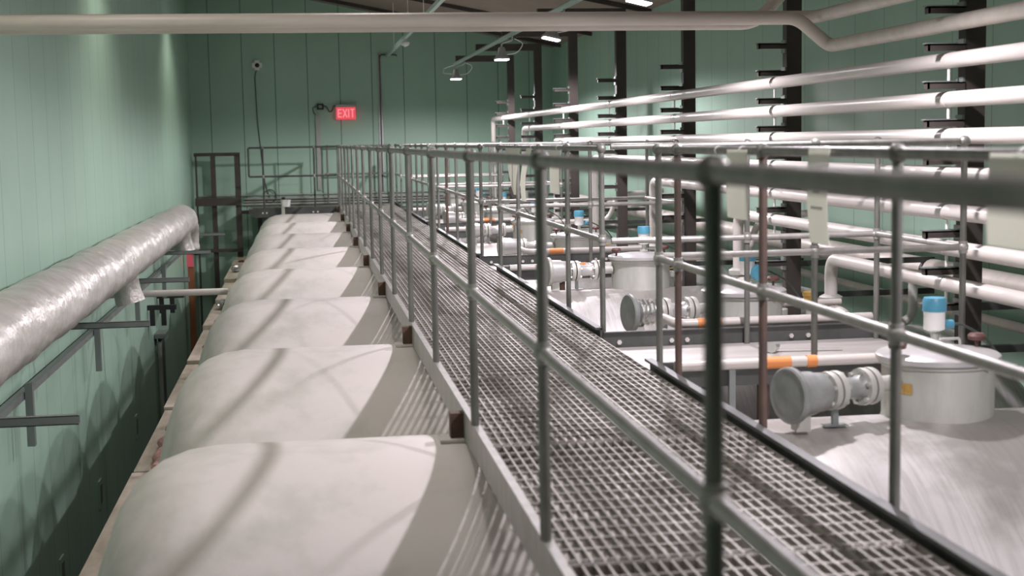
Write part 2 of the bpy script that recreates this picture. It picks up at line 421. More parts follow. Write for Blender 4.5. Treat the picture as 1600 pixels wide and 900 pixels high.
for a, b in SEGS:
    tb = MB().box(WX1+.014, WX1+.026, a, b, -1.165, -1.055).box(WX1-.012, WX1+.026, a, b, -1.062, -1.05).build('toe_board', M['toe'], wk)
    pts = []
    yy = a+.35
    while yy < b-.2: pts += [(WX1+.014, yy, -1.11), (WX1+.014, yy+.1, -1.11)]; yy += 1.15
    MB().bolt_parts(pts, (-1, 0, 0), tb, .011, .01)

# ------------------------------------------------------------------ railings
ZT, ZM, RP = -.055, -.565, .0165
def rail_post(parent, x, y, zb, zt=ZT, mid=True, m='rail', foot=True, zm=ZM):
    mb = MB().cyl((x, y, zb), (x, y, zt), RP-.0005, 12)
    if foot: mb.cyl((x, y, zb), (x, y, zb+.012), .032, 12)
    p = mb.build('post', M[m], parent)
    f = MB().ball((x, y, zt), .029, 12)
    f.build('rail_fitting', M['rail'], p)
    if mid:
        f = MB().ball((x, y, zm), .028, 12, (1, 1, .9)).cyl((x, y, zm-.03), (x, y, zm+.03), .0215, 12)
        f.build('rail_fitting', M['midrail'], p)
lr = thing('handrail', 'long left walkway handrail of grey pipe running from the foreground to the landing', 'railing', (WX0-.03, 2.3, -1.12))
LX = WX0 - .004
MB().tube([(LX, .9, ZT), (LX, 25.62, ZT)], RP, 12).build('top_rail', M['rail'], lr)
MB().tube([(LX, .9, ZM), (LX, 25.62, ZM)], RP, 12).build('mid_rail', M['midrail'], lr)
yv = 2.10
while yv < 25.4: rail_post(lr, LX, yv, -1.074 , foot=False); yv += 1.595
rail_post(lr, LX, 25.62, -1.074, foot=False)
ldr = thing('handrail', 'rear left handrail on the landing, with a short stub end over the back wall', 'railing', (-.2, 25.75, -1.12))
Yl = 25.72
MB().bend([(LX-.03, Yl, ZT), (-.95, Yl, ZT), (-.95, Yl, ZM), (LX-.03, Yl, ZM)], RP, .03, 12).build('rail_loop', M['darksteel'], ldr)
for x in (-.70, .20): rail_post(ldr, x, Yl, -1.13, foot=False, m='darksteel')
bk = thing('handrail', 'handrail at the very back of the landing close to the back wall', 'railing', (.9, 26.55, -1.12))
for z in (ZT, ZM): MB().tube([(.40, 26.6, z), (1.62, 26.6, z)], RP, 10).build('top_rail' if z == ZT else 'mid_rail', M['rail'], bk)
for x in (.45, 1.6): rail_post(bk, x, 26.6, -1.1)
RX = WX1 + .045
PLN = ['nearest', 'second', 'third', 'farthest']
for i, (a, b) in enumerate(SEGS):
    nm = ['foreground', 'second', 'third', 'fourth', 'rearmost'][i]
    r = thing('handrail', '%s stretch of the right walkway handrail, counted from the camera' % nm, 'railing', (RX, (a+b)/2, -1.05), 'right walkway handrails')
    a2, b2 = a + (1.2 if i == 0 else .07), b-.07
    MB().tube([(RX, a2, ZT), (RX, b2, ZT)], RP, 12).build('top_rail', M['rail'], r)
    MB().tube([(RX, a2, ZM), (RX, b2, ZM)], RP, 12).build('mid_rail', M['midrail'], r)
    if i == 0: ys = [2.6, 3.79, 4.97, 6.16, b2]
    elif i == 4: ys = [a2, b2]
    else:
        n = 4; ys = [a2 + (b2-a2)*j/n for j in range(n+1)]
    for j, yv in enumerate(ys): rail_post(r, RX, yv, -1.15, foot=False, m='rustpost' if (i*5+j) in (2, 3, 7, 13) else 'rail')
PX = 3.215
for i, c in enumerate(YC):
    a, b = c-HW+.04, c+HW-.04
    p = thing('side_platform', '%s side platform with pale plate floor leading right from the walkway' % PLN[i], 'platform', (WX1+.1, c, -1.2), 'side platforms')
    MB().box(WX1+.02, PX+.02, c-HW+.012, c+HW-.012, -1.178, -1.165).build('floor_plate', M['plate'], p)
    for s in (-1, 1):
        y = c + s*HW
        tb = MB().box(WX1+.03, PX+.03, y-.006, y+.006, -1.20, -1.075).box(WX1+.03, PX+.03, y-.02*(s > 0), y+.02*(s < 0), -1.082, -1.075).build('toe_board', M['toe'], p)
        pts = [(x, y-s*.006, -1.135) for x in (1.72, 2.02, 2.11, 2.72, 2.82)]
        MB().bolt_parts(pts, (0, -s, 0), tb, .014, .012)
    MB().box(PX+.018, PX+.03, c-HW, c+HW, -1.2, -1.075).build('toe_board', M['darksteel'], p)
    for s in (-1, 1): MB().box(2.2-.02, 2.2+.02, c+s*.5-.03, c+s*.5+.03, nearest_top(c+s*.5)+.004, -1.18).build('support_foot', M['rust'], p)
    g = thing('handrail', '%s U-shaped handrail around a right side platform' % PLN[i], 'railing', (2.4, c, -1.15), 'side platform handrails')
    for z in (ZT+.01, ZM):
        MB().bend([(RX+.03, a, z), (PX, a, z), (PX, b, z), (RX+.03, b, z)], RP, .04, 12).build('top_rail' if z > -.3 else 'mid_rail', M['rail'] if z > -.3 else M['midrail'], g)
    for x, yv in ((PX, a), (PX, b), (2.45, b), (2.45, a)):
        rail_post(g, x, yv, -1.1645, ZT+.01, m='rail', foot=False)

# ------------------------------------------------------------------ rear landing
la = thing('rear_landing', 'dark steel landing crossing left in front of the back wall', 'platform', (-.2, 26.2, -1.3))
MB().box(-.90, WX0-.02, 25.66, 25.70, -1.29, -1.12).box(-.90, WX0-.02, 25.70, 25.75, -1.135, -1.12).build('front_beam', M['darksteel'], la)
MB().box(-.98, 1.7, 25.75, 26.62, -1.16, -1.135).build('deck', M['grating'], la)
MB().box(-.98, -.90, 25.66, 25.70, -1.23, -1.14).build('beam_end', M['darksteel'], la)
for x in (-.85, 1.65): MB().box(x, x+.08, 26.5, 26.58, ZF, -1.16).build('leg', M['darksteel'], la)
pts = [(-.73, 25.66, -1.21), (-.66, 25.66, -1.21), (.16, 25.66, -1.21), (.24, 25.66, -1.21)]
MB().bolt_parts(pts, (0, -1, 0), la, .018, .015)
cn = thing('sprinkler_canister', 'small round white canister with black cap on the rear landing beam', 'canister', (-.32, 25.58, -1.1))
MB().lathe([(0, .075), (.10, .085), (.105, .092), (.12, .092), (.125, 0)], (-.32, 25.56, -1.10), (0, 0, 1), 20).build('body', M['white'], cn)
MB().cyl((-.36, 25.57, -.975), (-.36, 25.57, -.93), .03, 12).build('cap', M['black'], cn)
MB().box(-.40, -.34, 25.58, 25.655, -1.28, -1.10).build('bracket', M['bolt'], cn)

# ------------------------------------------------------------------ pipe stands on the right
SX = 3.46
SY = [7.05 + 2.757*k for k in range(7)]
LV = [.65, .46, .265, .07, -.125, -.32, -.505, -.70, -.89]
for i, y in enumerate(SY):
    st = thing('pipe_stand', '%s dark pipe stand from the camera, a tall post with stubby bracket arms' % (ORD[i] if i < 6 else 'farthest'), 'pipe stand', (SX, y, ZF), 'pipe stands')
    MB().box(SX-.055, SX+.055, y-.042, y+.042, ZF, 1.40).build('post', M['brownsteel'], st)
    MB().box(2.55, SX-.056, y-.04, y+.04, 1.30, 1.40).build('top_arm', M['brownsteel'], st)
    for z in LV:
        MB().box(3.20, SX-.056, y-.045, y+.005, z-.014, z-.006).box(3.20, SX-.056, y-.045, y-.037, z-.042, z-.006).box(3.20, 3.21, y-.045, y+.005, z-.042, z-.006).build('bracket', M['brownsteel'], st)
        MB().box(3.19, SX-.10, y-.047, y+.007, z-.006, z).build('lit_bracket_top', M['strut'], st)  # paler strip: lamplight on the bracket's upper edge put into the colour
        MB().box(SX-.068, SX-.056, y-.042, y+.042, z-.07, z+.02).build('bracket_plate', M['strut'], st)
    for z in (-.92, -1.15):
        MB().box(SX+.056, XR-.18, y-.02, y+.02, z-.02, z+.02).build('wall_tie', M['darksteel'], st)

PRZ = [('top', .76, None, 0), ('P0', .57, 8.73, 0), ('P1', .37, 24.85, 0), ('P2', .17, 21.35, 0), ('P3', -.02, 18.65, 0), ('P4', -.217, 16.1, 0), ('P5', -.413, 13.35, 0), ('P6', -.60, 10.65, 0), ('P7', -.79, 8.68, 0)]
PX3, PR = 3.325, .041
rank = {'P1': 'highest of the down-turned ones, ending farthest back', 'P2': 'second highest of the down-turned ones', 'P3': 'at handrail height, third highest of the down-turned ones',
        'P4': 'fourth highest of the down-turned ones', 'P5': 'fifth highest of the down-turned ones', 'P6': 'second lowest, dropping beside the second tank', 'P7': 'lowest, dropping at a flanged elbow by the nearest platform'}
for nm, z, ye, _ in PRZ:
    if nm in ('top', 'P0'): continue
    t = thing('product_pipe', 'white pipe along the stands, ' + rank[nm], 'pipe', (PX3, 2, z), 'white pipes on the stands')
    zb = -1.02
    MB().bend([(PX3, 1.5, z), (PX3, ye, z), (PX3, ye, zb)], PR, .11, 16).build('pipe_run', M['pipe'], t)
    MB().lathe([(0, .07), (.02, .075), (.035, .075), (.05, .05)], (PX3, ye, zb-.05), (0, 0, 1), 18).build('flange', M['neck'], t)
    MB().bend([(PX3, ye, zb-.05), (PX3, ye, zb-.10), (PX3+.02, ye-.12, zb-.105), (PX3+.02, ye-.2, zb-.125)], .04, .06, 14).build('elbow', M['pipe'], t)
    for y in SY:
        if y > ye-.1: continue
        lv = max(v for v in LV if v < z-.05); mb = MB().cyl((PX3, y-.02, lv+.001), (PX3, y-.02, z-PR+.002), .008, 8)
        mb.build('pipe_support', M['white'], t)
        MB().tube([(PX3, y-.032, z), (PX3, y-.008, z)], PR+.002, 16).build('clamp_band', M['pipe'], t)

# three overhead pipes crossing from the left wall, then turning along the stands
oa = thing('overhead_pipe', 'front overhead pipe crossing from the left wall and bending down to a long right run', 'pipe', (XL, 8.73, .73), 'overhead pipes')
MB().bend([(XL+.002, 8.73, .735), (3.11, 8.73, .735), (3.325, 8.73, .558), (PX3, 8.4, .558), (PX3, 1.5, .558)], .042, .07, 16).build('pipe_run', M['overhead'], oa)
oc = thing('overhead_pipe', 'middle overhead pipe curving toward the camera at the top right', 'pipe', (XL, 8.95, .74), 'overhead pipes')
MB().bend([(XL+.002, 8.93, .755), (3.30, 8.93, .755), (3.30, 1.5, .755)], .042, .12, 16).build('pipe_run', M['overhead'], oc)
ob = thing('overhead_pipe', 'rear overhead pipe turning steeply up beside the second pipe stand', 'pipe', (XL, 9.15, .72), 'overhead pipes')
MB().bend([(XL+.002, 9.13, .735), (2.97, 9.13, .735), (3.24, 9.13, 1.02), (3.24, 1.5, 1.02)], .042, .1, 16).build('pipe_run', M['overhead'], ob)

# ------------------------------------------------------------------ equipment on the steel halves
def vent(k):
    z = -1.055; tilt = math.radians({1: 20, 2: 12}.get(k, 6))
    lab = {1: 'grey flanged vent valve lying on the nearest tank, its round cap facing the walkway', 2: 'shiny foil wrapped vent valve with tilted disc cap on the second tank', 3: 'white flanged vent valve left of the manhole on the third tank'}.get(k, 'white flanged vent valve left of the manhole on the %s tank' % ORD[k-1])
    X = Vector((-math.cos(tilt), -math.sin(tilt), 0)); o = Vector((HX, TY[k]+.12, z)) + X*(.275 if k == 1 else .245); sd = Vector((-X.y, X.x, 0))
    t = thing('vent_valve', lab, 'valve', (o.x-.4, o.y, -1.2), 'vent valves')
    body = M['greypaint'] if k == 1 else M['lid']
    MB().lathe([(-.03 if k == 1 else .0, .034), (.10, .034)], o, X, 18).build('pipe_stub', M['neck'], t)
    for f0, r in ((.10, .080), (.138, .080), (.285, .082), (.323, .082)):
        MB().lathe([(f0, r-.002), (f0+.012, r), (f0+.028, r-.002)], o, X, 24).build('flange', M['neck'], t)
    MB().lathe([(.129, .07), (.137, .07)], o, X, 20).build('gasket', M['rust'], t)
    MB().lathe([(.314, .07), (.322, .07)], o, X, 20).build('gasket', M['rust'], t)
    MB().lathe([(.166, .055), (.19, .044), (.25, .046), (.285, .058)], o, X, 24).build('valve_body', body, t)
    for f0, dd in ((.166, 1), (.285, -1), (.351, 1)):
        pts = [o + X*f0 + sd*.067*math.cos(q) + Vector((0, 0, .067*math.sin(q))) for q in [i*PI/3+.3 for i in range(6)]]
        MB().bolt_parts(pts, X*dd, t, .010, .014)
    if k == 2:
        prof = [(.351, .06)] + [(.36+.014*i, .070 + (.014 if i % 2 else 0)) for i in range(11)] + [(.52, .07)]
        MB().lathe(prof, o, X, 24).build('bellows', M['foil2'], t)
    else:
        MB().lathe([(.351, .060), (.375, .080), (.43, .084), (.432, .090), (.52, .095)], o, X, 28).build('reducer', body, t)
    MB().lathe([(.52, .112), (.526, .117), (.545, .117), (.552, .110), (.546, .094), (.553, .06), (.558, 0)], o, X, 28).build('end_cap', M['greypaint'] if k < 3 else M['neck'], t)
    p = o + X*.30
    MB().box(p.x-.012, p.x+.012, p.y-.012, p.y+.012, -1.206, z-.06).box(p.x-.05, p.x+.05, p.y-.03, p.y+.03, nearest_top(p.y)+.003, -1.2).build('bracket', M['strut'], t)
    p = o + X*.48; zb = nearest_top(p.y-.04)+.003
    MB().box(p.x-.03, p.x+.03, p.y-.035, p.y+.035, max(zb, nearest_top(p.y+.04)+.003), z-.083).build('rest_block', M['neck'], t)
def sensor(k):
    x, y, z = HX+.02, TY[k]+.20, -.922
    d = {1: (0, .0)}.get(k, (0.02, -.03))
    x += d[0]; y += d[1]
    lab = 'blue capped white level sensor standing on the manhole lid of the %s tank' % ORD[k-1]
    t = thing('level_sensor', lab, 'sensor', (x, y, z), 'level sensors')
    MB().cyl((x, y, z), (x, y, z+.06), .016, 12).lathe([(0, .035), (.012, .035)], (x, y, z), (0, 0, 1), 6).build('stem', M['neck'], t)
    MB().lathe([(.055, .02), (.065, .046), (.14, .046), (.145, .05)], (x, y, z), (0, 0, 1), 20).build('housing', M['white'], t)
    c = MB().lathe([(.145, .052), (.19, .052), (.205, .046), (.206, 0)], (x, y, z), (0, 0, 1), 20).build('cap', M['blue'], t); c['label'] = 'bright blue screw cap'
    if k == 2:
        MB().lathe([(.04, .04), (.05, .05), (.085, .05), (.09, 0)], (x+.03, y, z+.08), (.35, -1, -.1), 20).build('side_cap', M['blue'], t)
    else:
        MB().cyl((x+.045, y, z+.085), (x+.085, y, z+.085), .02, 12).build('plug', M['blue'], t)
    MB().bend([(x+.08, y, z+.085), (x+.14, y+.03, z+.08), (x+.30, y+.1, z+.0), (x+.45, y+.15, z-.2)], .006, .06, 8).build('lead', M['cable'], t)
for k in range(1, NT-1):
    vent(k); sensor(k)
for i, c in enumerate(YC):
    for s in (-1, 1):
        if i == 3 and s == 1: continue
        y = c + s*(HW+.065); z = -1.085 if s < 0 else -1.055
        lab = 'white cross pipe with an orange marker on the %s side of the %s side platform' % ('near' if s < 0 else 'far', PLN[i])
        t = thing('cross_pipe', lab, 'pipe', (2.5, y, z), 'cross pipes beside the platforms')
        xl = 1.72 if s < 0 else 2.05
        if s > 0: MB().bend([(xl, y+.26, z-.02-.0), (xl, y+.22, z+.01), (xl+.02, y, z), (3.23, y, z)], .028, .07, 14).build('pipe_run', M['pipe'], t)
        else: MB().tube([(xl, y, z), (3.23, y, z)], .026, 14).build('pipe_run', M['pipe'], t)
        x0 = 2.15 + .09*i - (.0 if s < 0 else -.04)
        m_ = MB().tube([(x0, y, z), (x0+.14, y, z)], .030, 14).build('marker_band', M['orange'], t); m_['label'] = 'orange marker band'
        if s < 0: MB().tube([(x0+.22, y, z), (x0+.27, y, z)], .030, 14).build('marker_band', M['orange'], t)
        for x in (2.0, 3.1): MB().box(x-.015, x+.015, y-.012, y+.012, nearest_top(y)+.004, z-.025).build('prop', M['strut'], t)
# small fittings between manhole and stands
for k in range(1, NT-1):
    y = TY[k]
    zt = rad(y+.35, y)
    t = thing('vent_nozzle', 'small flanged nozzle with a lever behind the manhole of the %s tank' % ORD[k-1], 'nozzle', (HX+.08, y+.62, -1.3), 'flanged nozzles')
    xx, yy2 = HX+.30, y+.40; zt = rad(yy2, y)
    MB().lathe([(.012, .05), (.11, .05), (.115, .08), (.135, .08), (.14, .08), (.155, .08), (.16, .03), (.165, 0)], (xx, yy2, zt), (0, 0, 1), 20).build('nozzle', M['neck'], t)
    MB().bar((xx-.02, yy2, zt+.175), (xx+.16, yy2-.03, zt+.20), .022, .01).build('lever', M['yellow'], t)
    MB().bar((xx+.16, yy2-.03, zt+.20), (xx+.21, yy2-.04, zt+.205), .03, .016).build('lever_grip', M['black'], t)
tv = thing('brass_valve', 'small brass valve beside the manhole of the second tank near its drop pipe', 'valve', (3.05, 8.3, -1.1))
MB().lathe([(0, .022), (.02, .034), (.07, .036), (.075, .042), (.1, .042), (.105, 0)], (3.06, 8.35, -1.06), (0, 0, 1), 16).build('valve_body', M['brass'], tv)
MB().tube([(2.9, 8.37, -1.03), (3.27, 8.37, -1.03)], .018, 10).build('pipe_stub', M['pipe'], tv)
MB().cyl((3.06, 8.35, rad(8.35, TY[2])), (3.06, 8.35, -1.06), .02, 10).build('riser', M['neck'], tv)
wr = thing('wrench', 'steel wrench lying on the plate of the nearest side platform', 'wrench', (2.55, 7.2, -1.165))
MB().bar((2.50, 7.34, -1.155), (2.86, 7.30, -1.155), .022, .010).build('handle', M['bolt'], wr)
MB().tube([(2.46, 7.29, -1.134), (2.50, 7.34, -1.138), (2.54, 7.43, -1.145)], [.03, .022, .016], 8).build('jaw', M['bolt'], wr)

# pipes along the right wall
wp = thing('wall_pipe', 'large dull grey pipe fixed low along the right wall', 'pipe', (4.5, 2, -1.06))
MB().tube([(4.52, 1.5, -1.0), (4.52, 24.5, -1.0)], .085, 18).build('pipe_run', M['overhead'], wp)
for y in SY: MB().tube([(4.52, y-.02, -1.0), (4.52, y+.02, -1.0)], .09, 18).build('clamp_band', M['darksteel'], wp)
wp = thing('wall_pipe', 'thin dark pipe below the large grey pipe on the right wall', 'pipe', (4.6, 2, -1.3))
MB().tube([(4.6, 1.5, -1.28), (4.6, 24.5, -1.28)], .035, 12).build('pipe_run', M['overhead'], wp)
hk = thing('hook_pipe', 'grey pipe with a U-bend hanging below the lowest white pipe on the right', 'pipe', (3.55, 8.2, -1.0))
MB().bend([(3.62, 8.1, -.86), (3.62, 8.1, -1.12), (3.46, 8.1, -1.16), (3.2, 8.1, -1.13)], .028, .1, 12).build('pipe_run', M['neck'], hk)
for k in (3, 5):
    yk = 11.2 if k == 3 else 16.8
    t = thing('return_pipe', 'white pipe rising in a smooth bend behind the %s tank manhole' % ORD[k-1], 'pipe', (3.2, yk, -1.1), 'bent return pipes')
    MB().bend([(2.95, yk+.55, -1.02), (3.75, yk+.55, -1.02), (3.85, yk+.55, -.70), (4.45, yk+.55, -.66)], .03, .14, 12).build('pipe_run', M['pipe'], t)

# ------------------------------------------------------------------ lamps and struts
ls = thing('lamp_strut', 'long pale strut under the stand arms carrying the row of lamps', 'strut', (2.55, 2, 1.27))
MB().box(2.53, 2.535, 1.5, 23.8, 1.255, 1.297).box(2.565, 2.57, 1.5, 23.8, 1.255, 1.297).box(2.53, 2.57, 1.5, 23.8, 1.292, 1.298).build('channel', M['greenstrut'], ls)
for i, y in enumerate(LAMP_Y):
    n = ['farthest', 'second farthest', 'third farthest', 'fourth farthest', 'fifth farthest', 'nearest'][i]
    lx = 2.42
    t = thing('flood_lamp', 'small square floodlight hanging from the strut, the %s of the lit row' % n, 'lamp', (lx, y, .97), 'floodlights on the strut')
    MB().bend([(2.55, y, 1.255), (2.55, y, 1.20), (lx, y, 1.17), (lx, y, 1.10)], .012, .03, 10).build('hanger', M['lampbody'], t)
    MB().lathe([(0, .03), (.02, .045), (.08, .05), (.10, .07), (.13, .085)], (lx, y, 1.12), (0, 0, -1), 16).box(lx-.085, lx+.085, y-.09, y+.09, .972, .995).build('housing', M['lampbody'], t)
    MB().box(lx-.078, lx+.078, y-.083, y+.083, .962, .972).build('lens', M['lens'], t)
    MB().bend([(2.58, y+.03, 1.22), (2.70, y+.03, 1.17), (2.62, y+.03, 1.05), (lx+.06, y, 1.03)], .005, .08, 8).build('lead', M['white'], t)
    L = bpy.data.lights.new('lamp_light', 'SPOT'); L.spot_size = math.radians(171 if i > 1 else 176); L.spot_blend = .5 if i > 1 else .25; L.shadow_soft_size = .05
    L.energy = LAMP_ENERGY*(1.5 if i == 0 else 1.2 if i == 1 else 1); L.color = LAMP_COL
    lo = bpy.data.objects.new('lamp_light', L); COL.objects.link(lo); lo.parent = t; lo.location = (-.015, 0, -.065)
    for ch in t.children:
        if i > 1 and ch.name.startswith(('housing', 'lens', 'lamp_light')): ch.rotation_euler = (0, LAMP_TILT, 0)
for x, yv in ((2.65, 23.8),):
    tag(MB().bend([(2.55, 23.75, 1.26), (2.36, 23.7, 1.2), (2.30, 23.2, 1.10), (2.42, 22.55, 1.05)], .006, .12, 8).build('lamp_cable', M['white']), 'pale cable looping from the strut end to the farthest floodlight', 'cable')
cs = thing('cable_strut', 'second higher green strut hung from the ceiling toward the back wall', 'strut', (1.6, 14, 1.58))
MB().box(1.575, 1.625, 8, 26.75, 1.56, 1.61).build('channel', M['greenstrut'], cs)
for y in (12, 16, 18.5, 21.2, 24.5): MB().cyl((1.6, y, 1.61), (1.6, y, zc(1.6)), .005, 6).build('hanger_wire', M['white'], cs)
tag(MB().lathe([(0, .02), (.03, .03), (.05, .07), (.09, .06), (.12, .0)], (1.6, 21.9, 1.56), (0, 0, -1), 18).build('dome_fitting', M['dome']), 'small unlit white dome hanging from the higher strut', 'fitting')
# high-bay lamps above the left side, above the picture
hb = None
for i, (x, y, z) in enumerate(((-1.05, 14.9, 2.55), (-1.05, 22.6, 2.55), (-1.05, 7.0, 2.55))):
    t = thing('high_bay_lamp', 'round ceiling lamp above the view, %s' % ['over the left duct midway', 'over the left duct near the back wall', 'over the left duct near the camera'][i], 'lamp', (x, y, z), 'ceiling lamps above the view')
    MB().lathe([(0, .05), (.04, .08), (.10, .16), (.105, .16)], (x, y, z+.11), (0, 0, -1), 20, closed=False).build('shade', M['lampbody'], t)
    MB().cyl((x, y, z+.08), (x, y, zc(x)-.012), .012, 8).build('rod', M['lampbody'], t)
    MB().lathe([(0, 0), (.001, .12), (.008, .12), (.009, 0)], (x, y, z+.012), (0, 0, 1), 20).build('lens', M['lens'], t)
    L = bpy.data.lights.new('high_bay_light', 'SPOT'); L.energy = HIGH_ENERGY; L.color = FILL_COL; L.spot_size = math.radians(125 if i < 3 else 150); L.spot_blend = .7; L.shadow_soft_size = .12
    lo = bpy.data.objects.new('high_bay_light', L); COL.objects.link(lo); lo.parent = t; lo.location = (0, 0, -.03)
# row of unseen fill lamps above the picture, added to lift the shadows
for i, yv in enumerate((1.0, 5.5, 10.0, 14.5, 19.0, 23.2)):
    x, z = .55, 2.42
    t = thing('fill_lamp', 'added unseen fill lamp over the walkway, above the view, %s in its row' % ['nearest', 'second', 'third', 'fourth', 'fifth', 'farthest'][i], 'lamp', (x, yv, z), 'added fill lamps')
    MB().lathe([(0, .05), (.04, .10), (.08, .24), (.085, .24)], (x, yv, z+.09), (0, 0, -1), 24, closed=False).build('shade', M['lampbody'], t)
    MB().cyl((x, yv, z+.07), (x, yv, zc(x)-.012), .012, 8).build('rod', M['lampbody'], t)
    MB().lathe([(0, 0), (.001, .19), (.008, .19), (.009, 0)], (x, yv, z+.012), (0, 0, 1), 24).build('lens', M['lens'], t)
    L = bpy.data.lights.new('fill_light', 'SPOT'); L.energy = FILL_ENERGY; L.color = FILL_COL; L.spot_size = math.radians(130); L.spot_blend = .9; L.shadow_soft_size = .20
    lo = bpy.data.objects.new('fill_light', L); COL.objects.link(lo); lo.parent = t; lo.location = (0, 0, -.03)
# ceiling joists
for i, y in enumerate((11, 15, 19, 23, 25.8)):
    mb = MB(); mb.bar((XL, y, zc(XL)-.035), (XR, y, zc(XR)-.035), .05, .06)
    o = mb.build('trim_%d' % (i+1), M['brownsteel']); o['kind'] = 'structure'

# ------------------------------------------------------------------ left wall duct and its brackets
du = thing('foil_duct', 'fat silver foil wrapped duct running along the left wall', 'duct', (-1.67, 2, -1.25))
DX, DZ, DR = -1.70, -1.03, .215
def duct_ring(y, rnd):
    k = 1 + .02*math.sin(y*5.3) + .018*math.sin(y*17+1.3)
    seam = abs(((y+.1) % .42) - .21)
    return DR*(k - .035*max(0, 1-seam/.03))
mb = MB(); rnd = random.Random(4); seg = 48; rings = []
yv = 1.0; dy = .045; path = []
while yv < 20.25: path.append((Vector((DX, yv, DZ)), Vector((0, 1, 0)))); yv += dy
for i in range(1, 15):
    a = PI/2*i/14; path.append((Vector((DX, 20.25 + .34*math.sin(a), DZ - .34*(1-math.cos(a)))), Vector((0, math.cos(a), -math.sin(a)))))
for i in range(1, 4): path.append((Vector((DX, 20.59, DZ-.34-.03*i)), Vector((0, 0, -1))))
ph = [rnd.uniform(0, 6.28) for _ in range(8)]
s_ = 0
for i, (p, d) in enumerate(path):
    s_ = i*dy; u = Vector((1, 0, 0)); v = u.cross(d)
    r0 = duct_ring(s_, rnd); ring = []
    for k in range(seg):
        t = 2*PI*k/seg
        w = 1 + .012*math.sin(3*t + ph[0] + s_*2.3) + .010*math.sin(7*t + ph[1] - s_*4.1) + .007*math.sin(13*t + ph[2] + s_*9) + rnd.uniform(-.004, .004)
        ring.append(mb.bm.verts.new(p + r0*w*(math.cos(t)*u + math.sin(t)*v)))
    rings.append(ring)
for a, b in zip(rings, rings[1:]):
    for k in range(seg): mb.bm.faces.new((a[k], a[(k+1) % seg], b[(k+1) % seg], b[k])).smooth = True
mb.bm.faces.new(rings[0]); mb.bm.faces.new(rings[-1][::-1])
mb.build('duct_body', M['foil'], du, sharp=False)
for yb in (13.35, 19.6):
    MB().lathe([(0, .14), (.10, .13), (.17, .125), (.27, .135), (.275, 0)], (DX+.03, yb, DZ-.13), (.25, 0, -1), 28).build('branch_stub', M['foil'], du)
BR = [(6.95, -1.10, 'nearest'), (10.65, -1.15, 'second'), (14.1, -1.13, 'third'), (17.7, -1.15, 'fourth'), (21.2, -1.16, 'farthest')]
for yb, xe, n in BR:
    t = thing('wall_bracket', '%s horizontal strut bracket reaching out from the left wall under the duct' % n, 'bracket', (XL, yb, -1.3), 'wall brackets under the duct')
    MB().box(XL, xe, yb-.02, yb+.02, -1.315, -1.31).box(XL, xe, yb-.02, yb-.016, -1.315, -1.27).box(XL, xe, yb+.016, yb+.02, -1.315, -1.27).box(XL, xe, yb-.02, yb+.02, -1.274, -1.27).build('arm', M['strut'], t)
    MB().box(XL, XL+.012, yb-.05, yb+.05, -1.37, -1.22).build('wall_plate', M['strut'], t)
lo_ = thing('long_strut', 'long grey strut running lengthwise along the left wall below the duct', 'strut', (-1.90, 2, -1.6))
MB().box(-1.955, -1.905, 2, 23.6, -1.68, -1.63).build('channel', M['strut'], lo_)
for i, y in enumerate((9.85, 13.08, 16.2, 19.3)):
    tag(MB().box(-1.90, -1.85, y-.03, y+.03, -2.0, -1.57).build('strut_upright', M['strut']), 'short vertical strut clipped to the long strut, %s of four' % ['nearest', 'second', 'third', 'farthest'][i], 'strut', 'strut uprights')
tag(MB().tube([(XL+.002, 14.2, -1.43), (-.77, 14.2, -1.43)], .033, 14).build('cross_pipe', M['pipe']), 'single white pipe crossing the left gap from the wall to a tank end', 'pipe')
for i, (y, z) in enumerate(((18.3, -2.02), (19.5, -2.0))):
    t = thing('black_bracket', 'black angle bracket on the left wall near the white crossing pipe, the %s one' % ('nearer' if i == 0 else 'farther'), 'bracket', (XL, y, z), 'black wall brackets')
    MB().box(XL, XL+.36, y-.03, y+.03, z-.03, z+.03).build('arm', M['black'], t)
    for x in (XL+.03, XL+.17): MB().box(x, x+.06, y-.03, y+.03, z-.23, z-.031).build('drop', M['black'], t)
g1 = thing('gap_pipe', 'pair of vertical pipes in the dark gap against the left wall', 'pipe', (-1.93, 19.2, ZF))
MB().tube([(-1.94, 19.0, ZF), (-1.94, 19.0, -2.55)], .03, 12).build('pipe_run', M['neck'], g1)
MB().tube([(-1.94, 19.25, ZF), (-1.94, 19.25, -2.5)], .045, 12).build('pipe_run', M['strut'], g1)
MB().box(-1.99, -1.85, 18.92, 19.35, -2.5, -2.44).build('cap_plate', M['strut'], g1)
ot = thing('timber_post', 'orange brown timber upright in the dark left gap, pink tape at its top', 'post', (-1.88, 23.9, ZF))
MB().box(-1.93, -1.83, 23.85, 23.95, ZF, -1.98).build('timber', M['redwood'], ot)
p_ = MB().box(-1.94, -1.84, 23.84, 23.96, -1.979, -1.72).build('tape_wrap', M['pink'], ot); p_['label'] = 'bright pink tape'
MB().cyl((-1.82, 23.86, -1.75), (-1.75, 23.86, -1.75), .04, 12).build('end_knob', M['black'], ot)
for i, (y, z) in enumerate(((11.4, -3.35), (13.6, -3.25), (16.6, -3.2))):
    t = thing('wall_box', 'faint square electrical box low on the shaded left wall, %s of three' % ['nearest', 'middle', 'farthest'][i], 'electrical box', (XL, y, z), 'low wall boxes')
    MB().box(XL, XL+.015, y-.09, y+.09, z-.13, z+.13).build('plate', M['wall_side'], t)
    MB().box(XL+.015, XL+.02, y-.05, y+.05, z-.09, z+.09).build('cover', M['strut'], t)

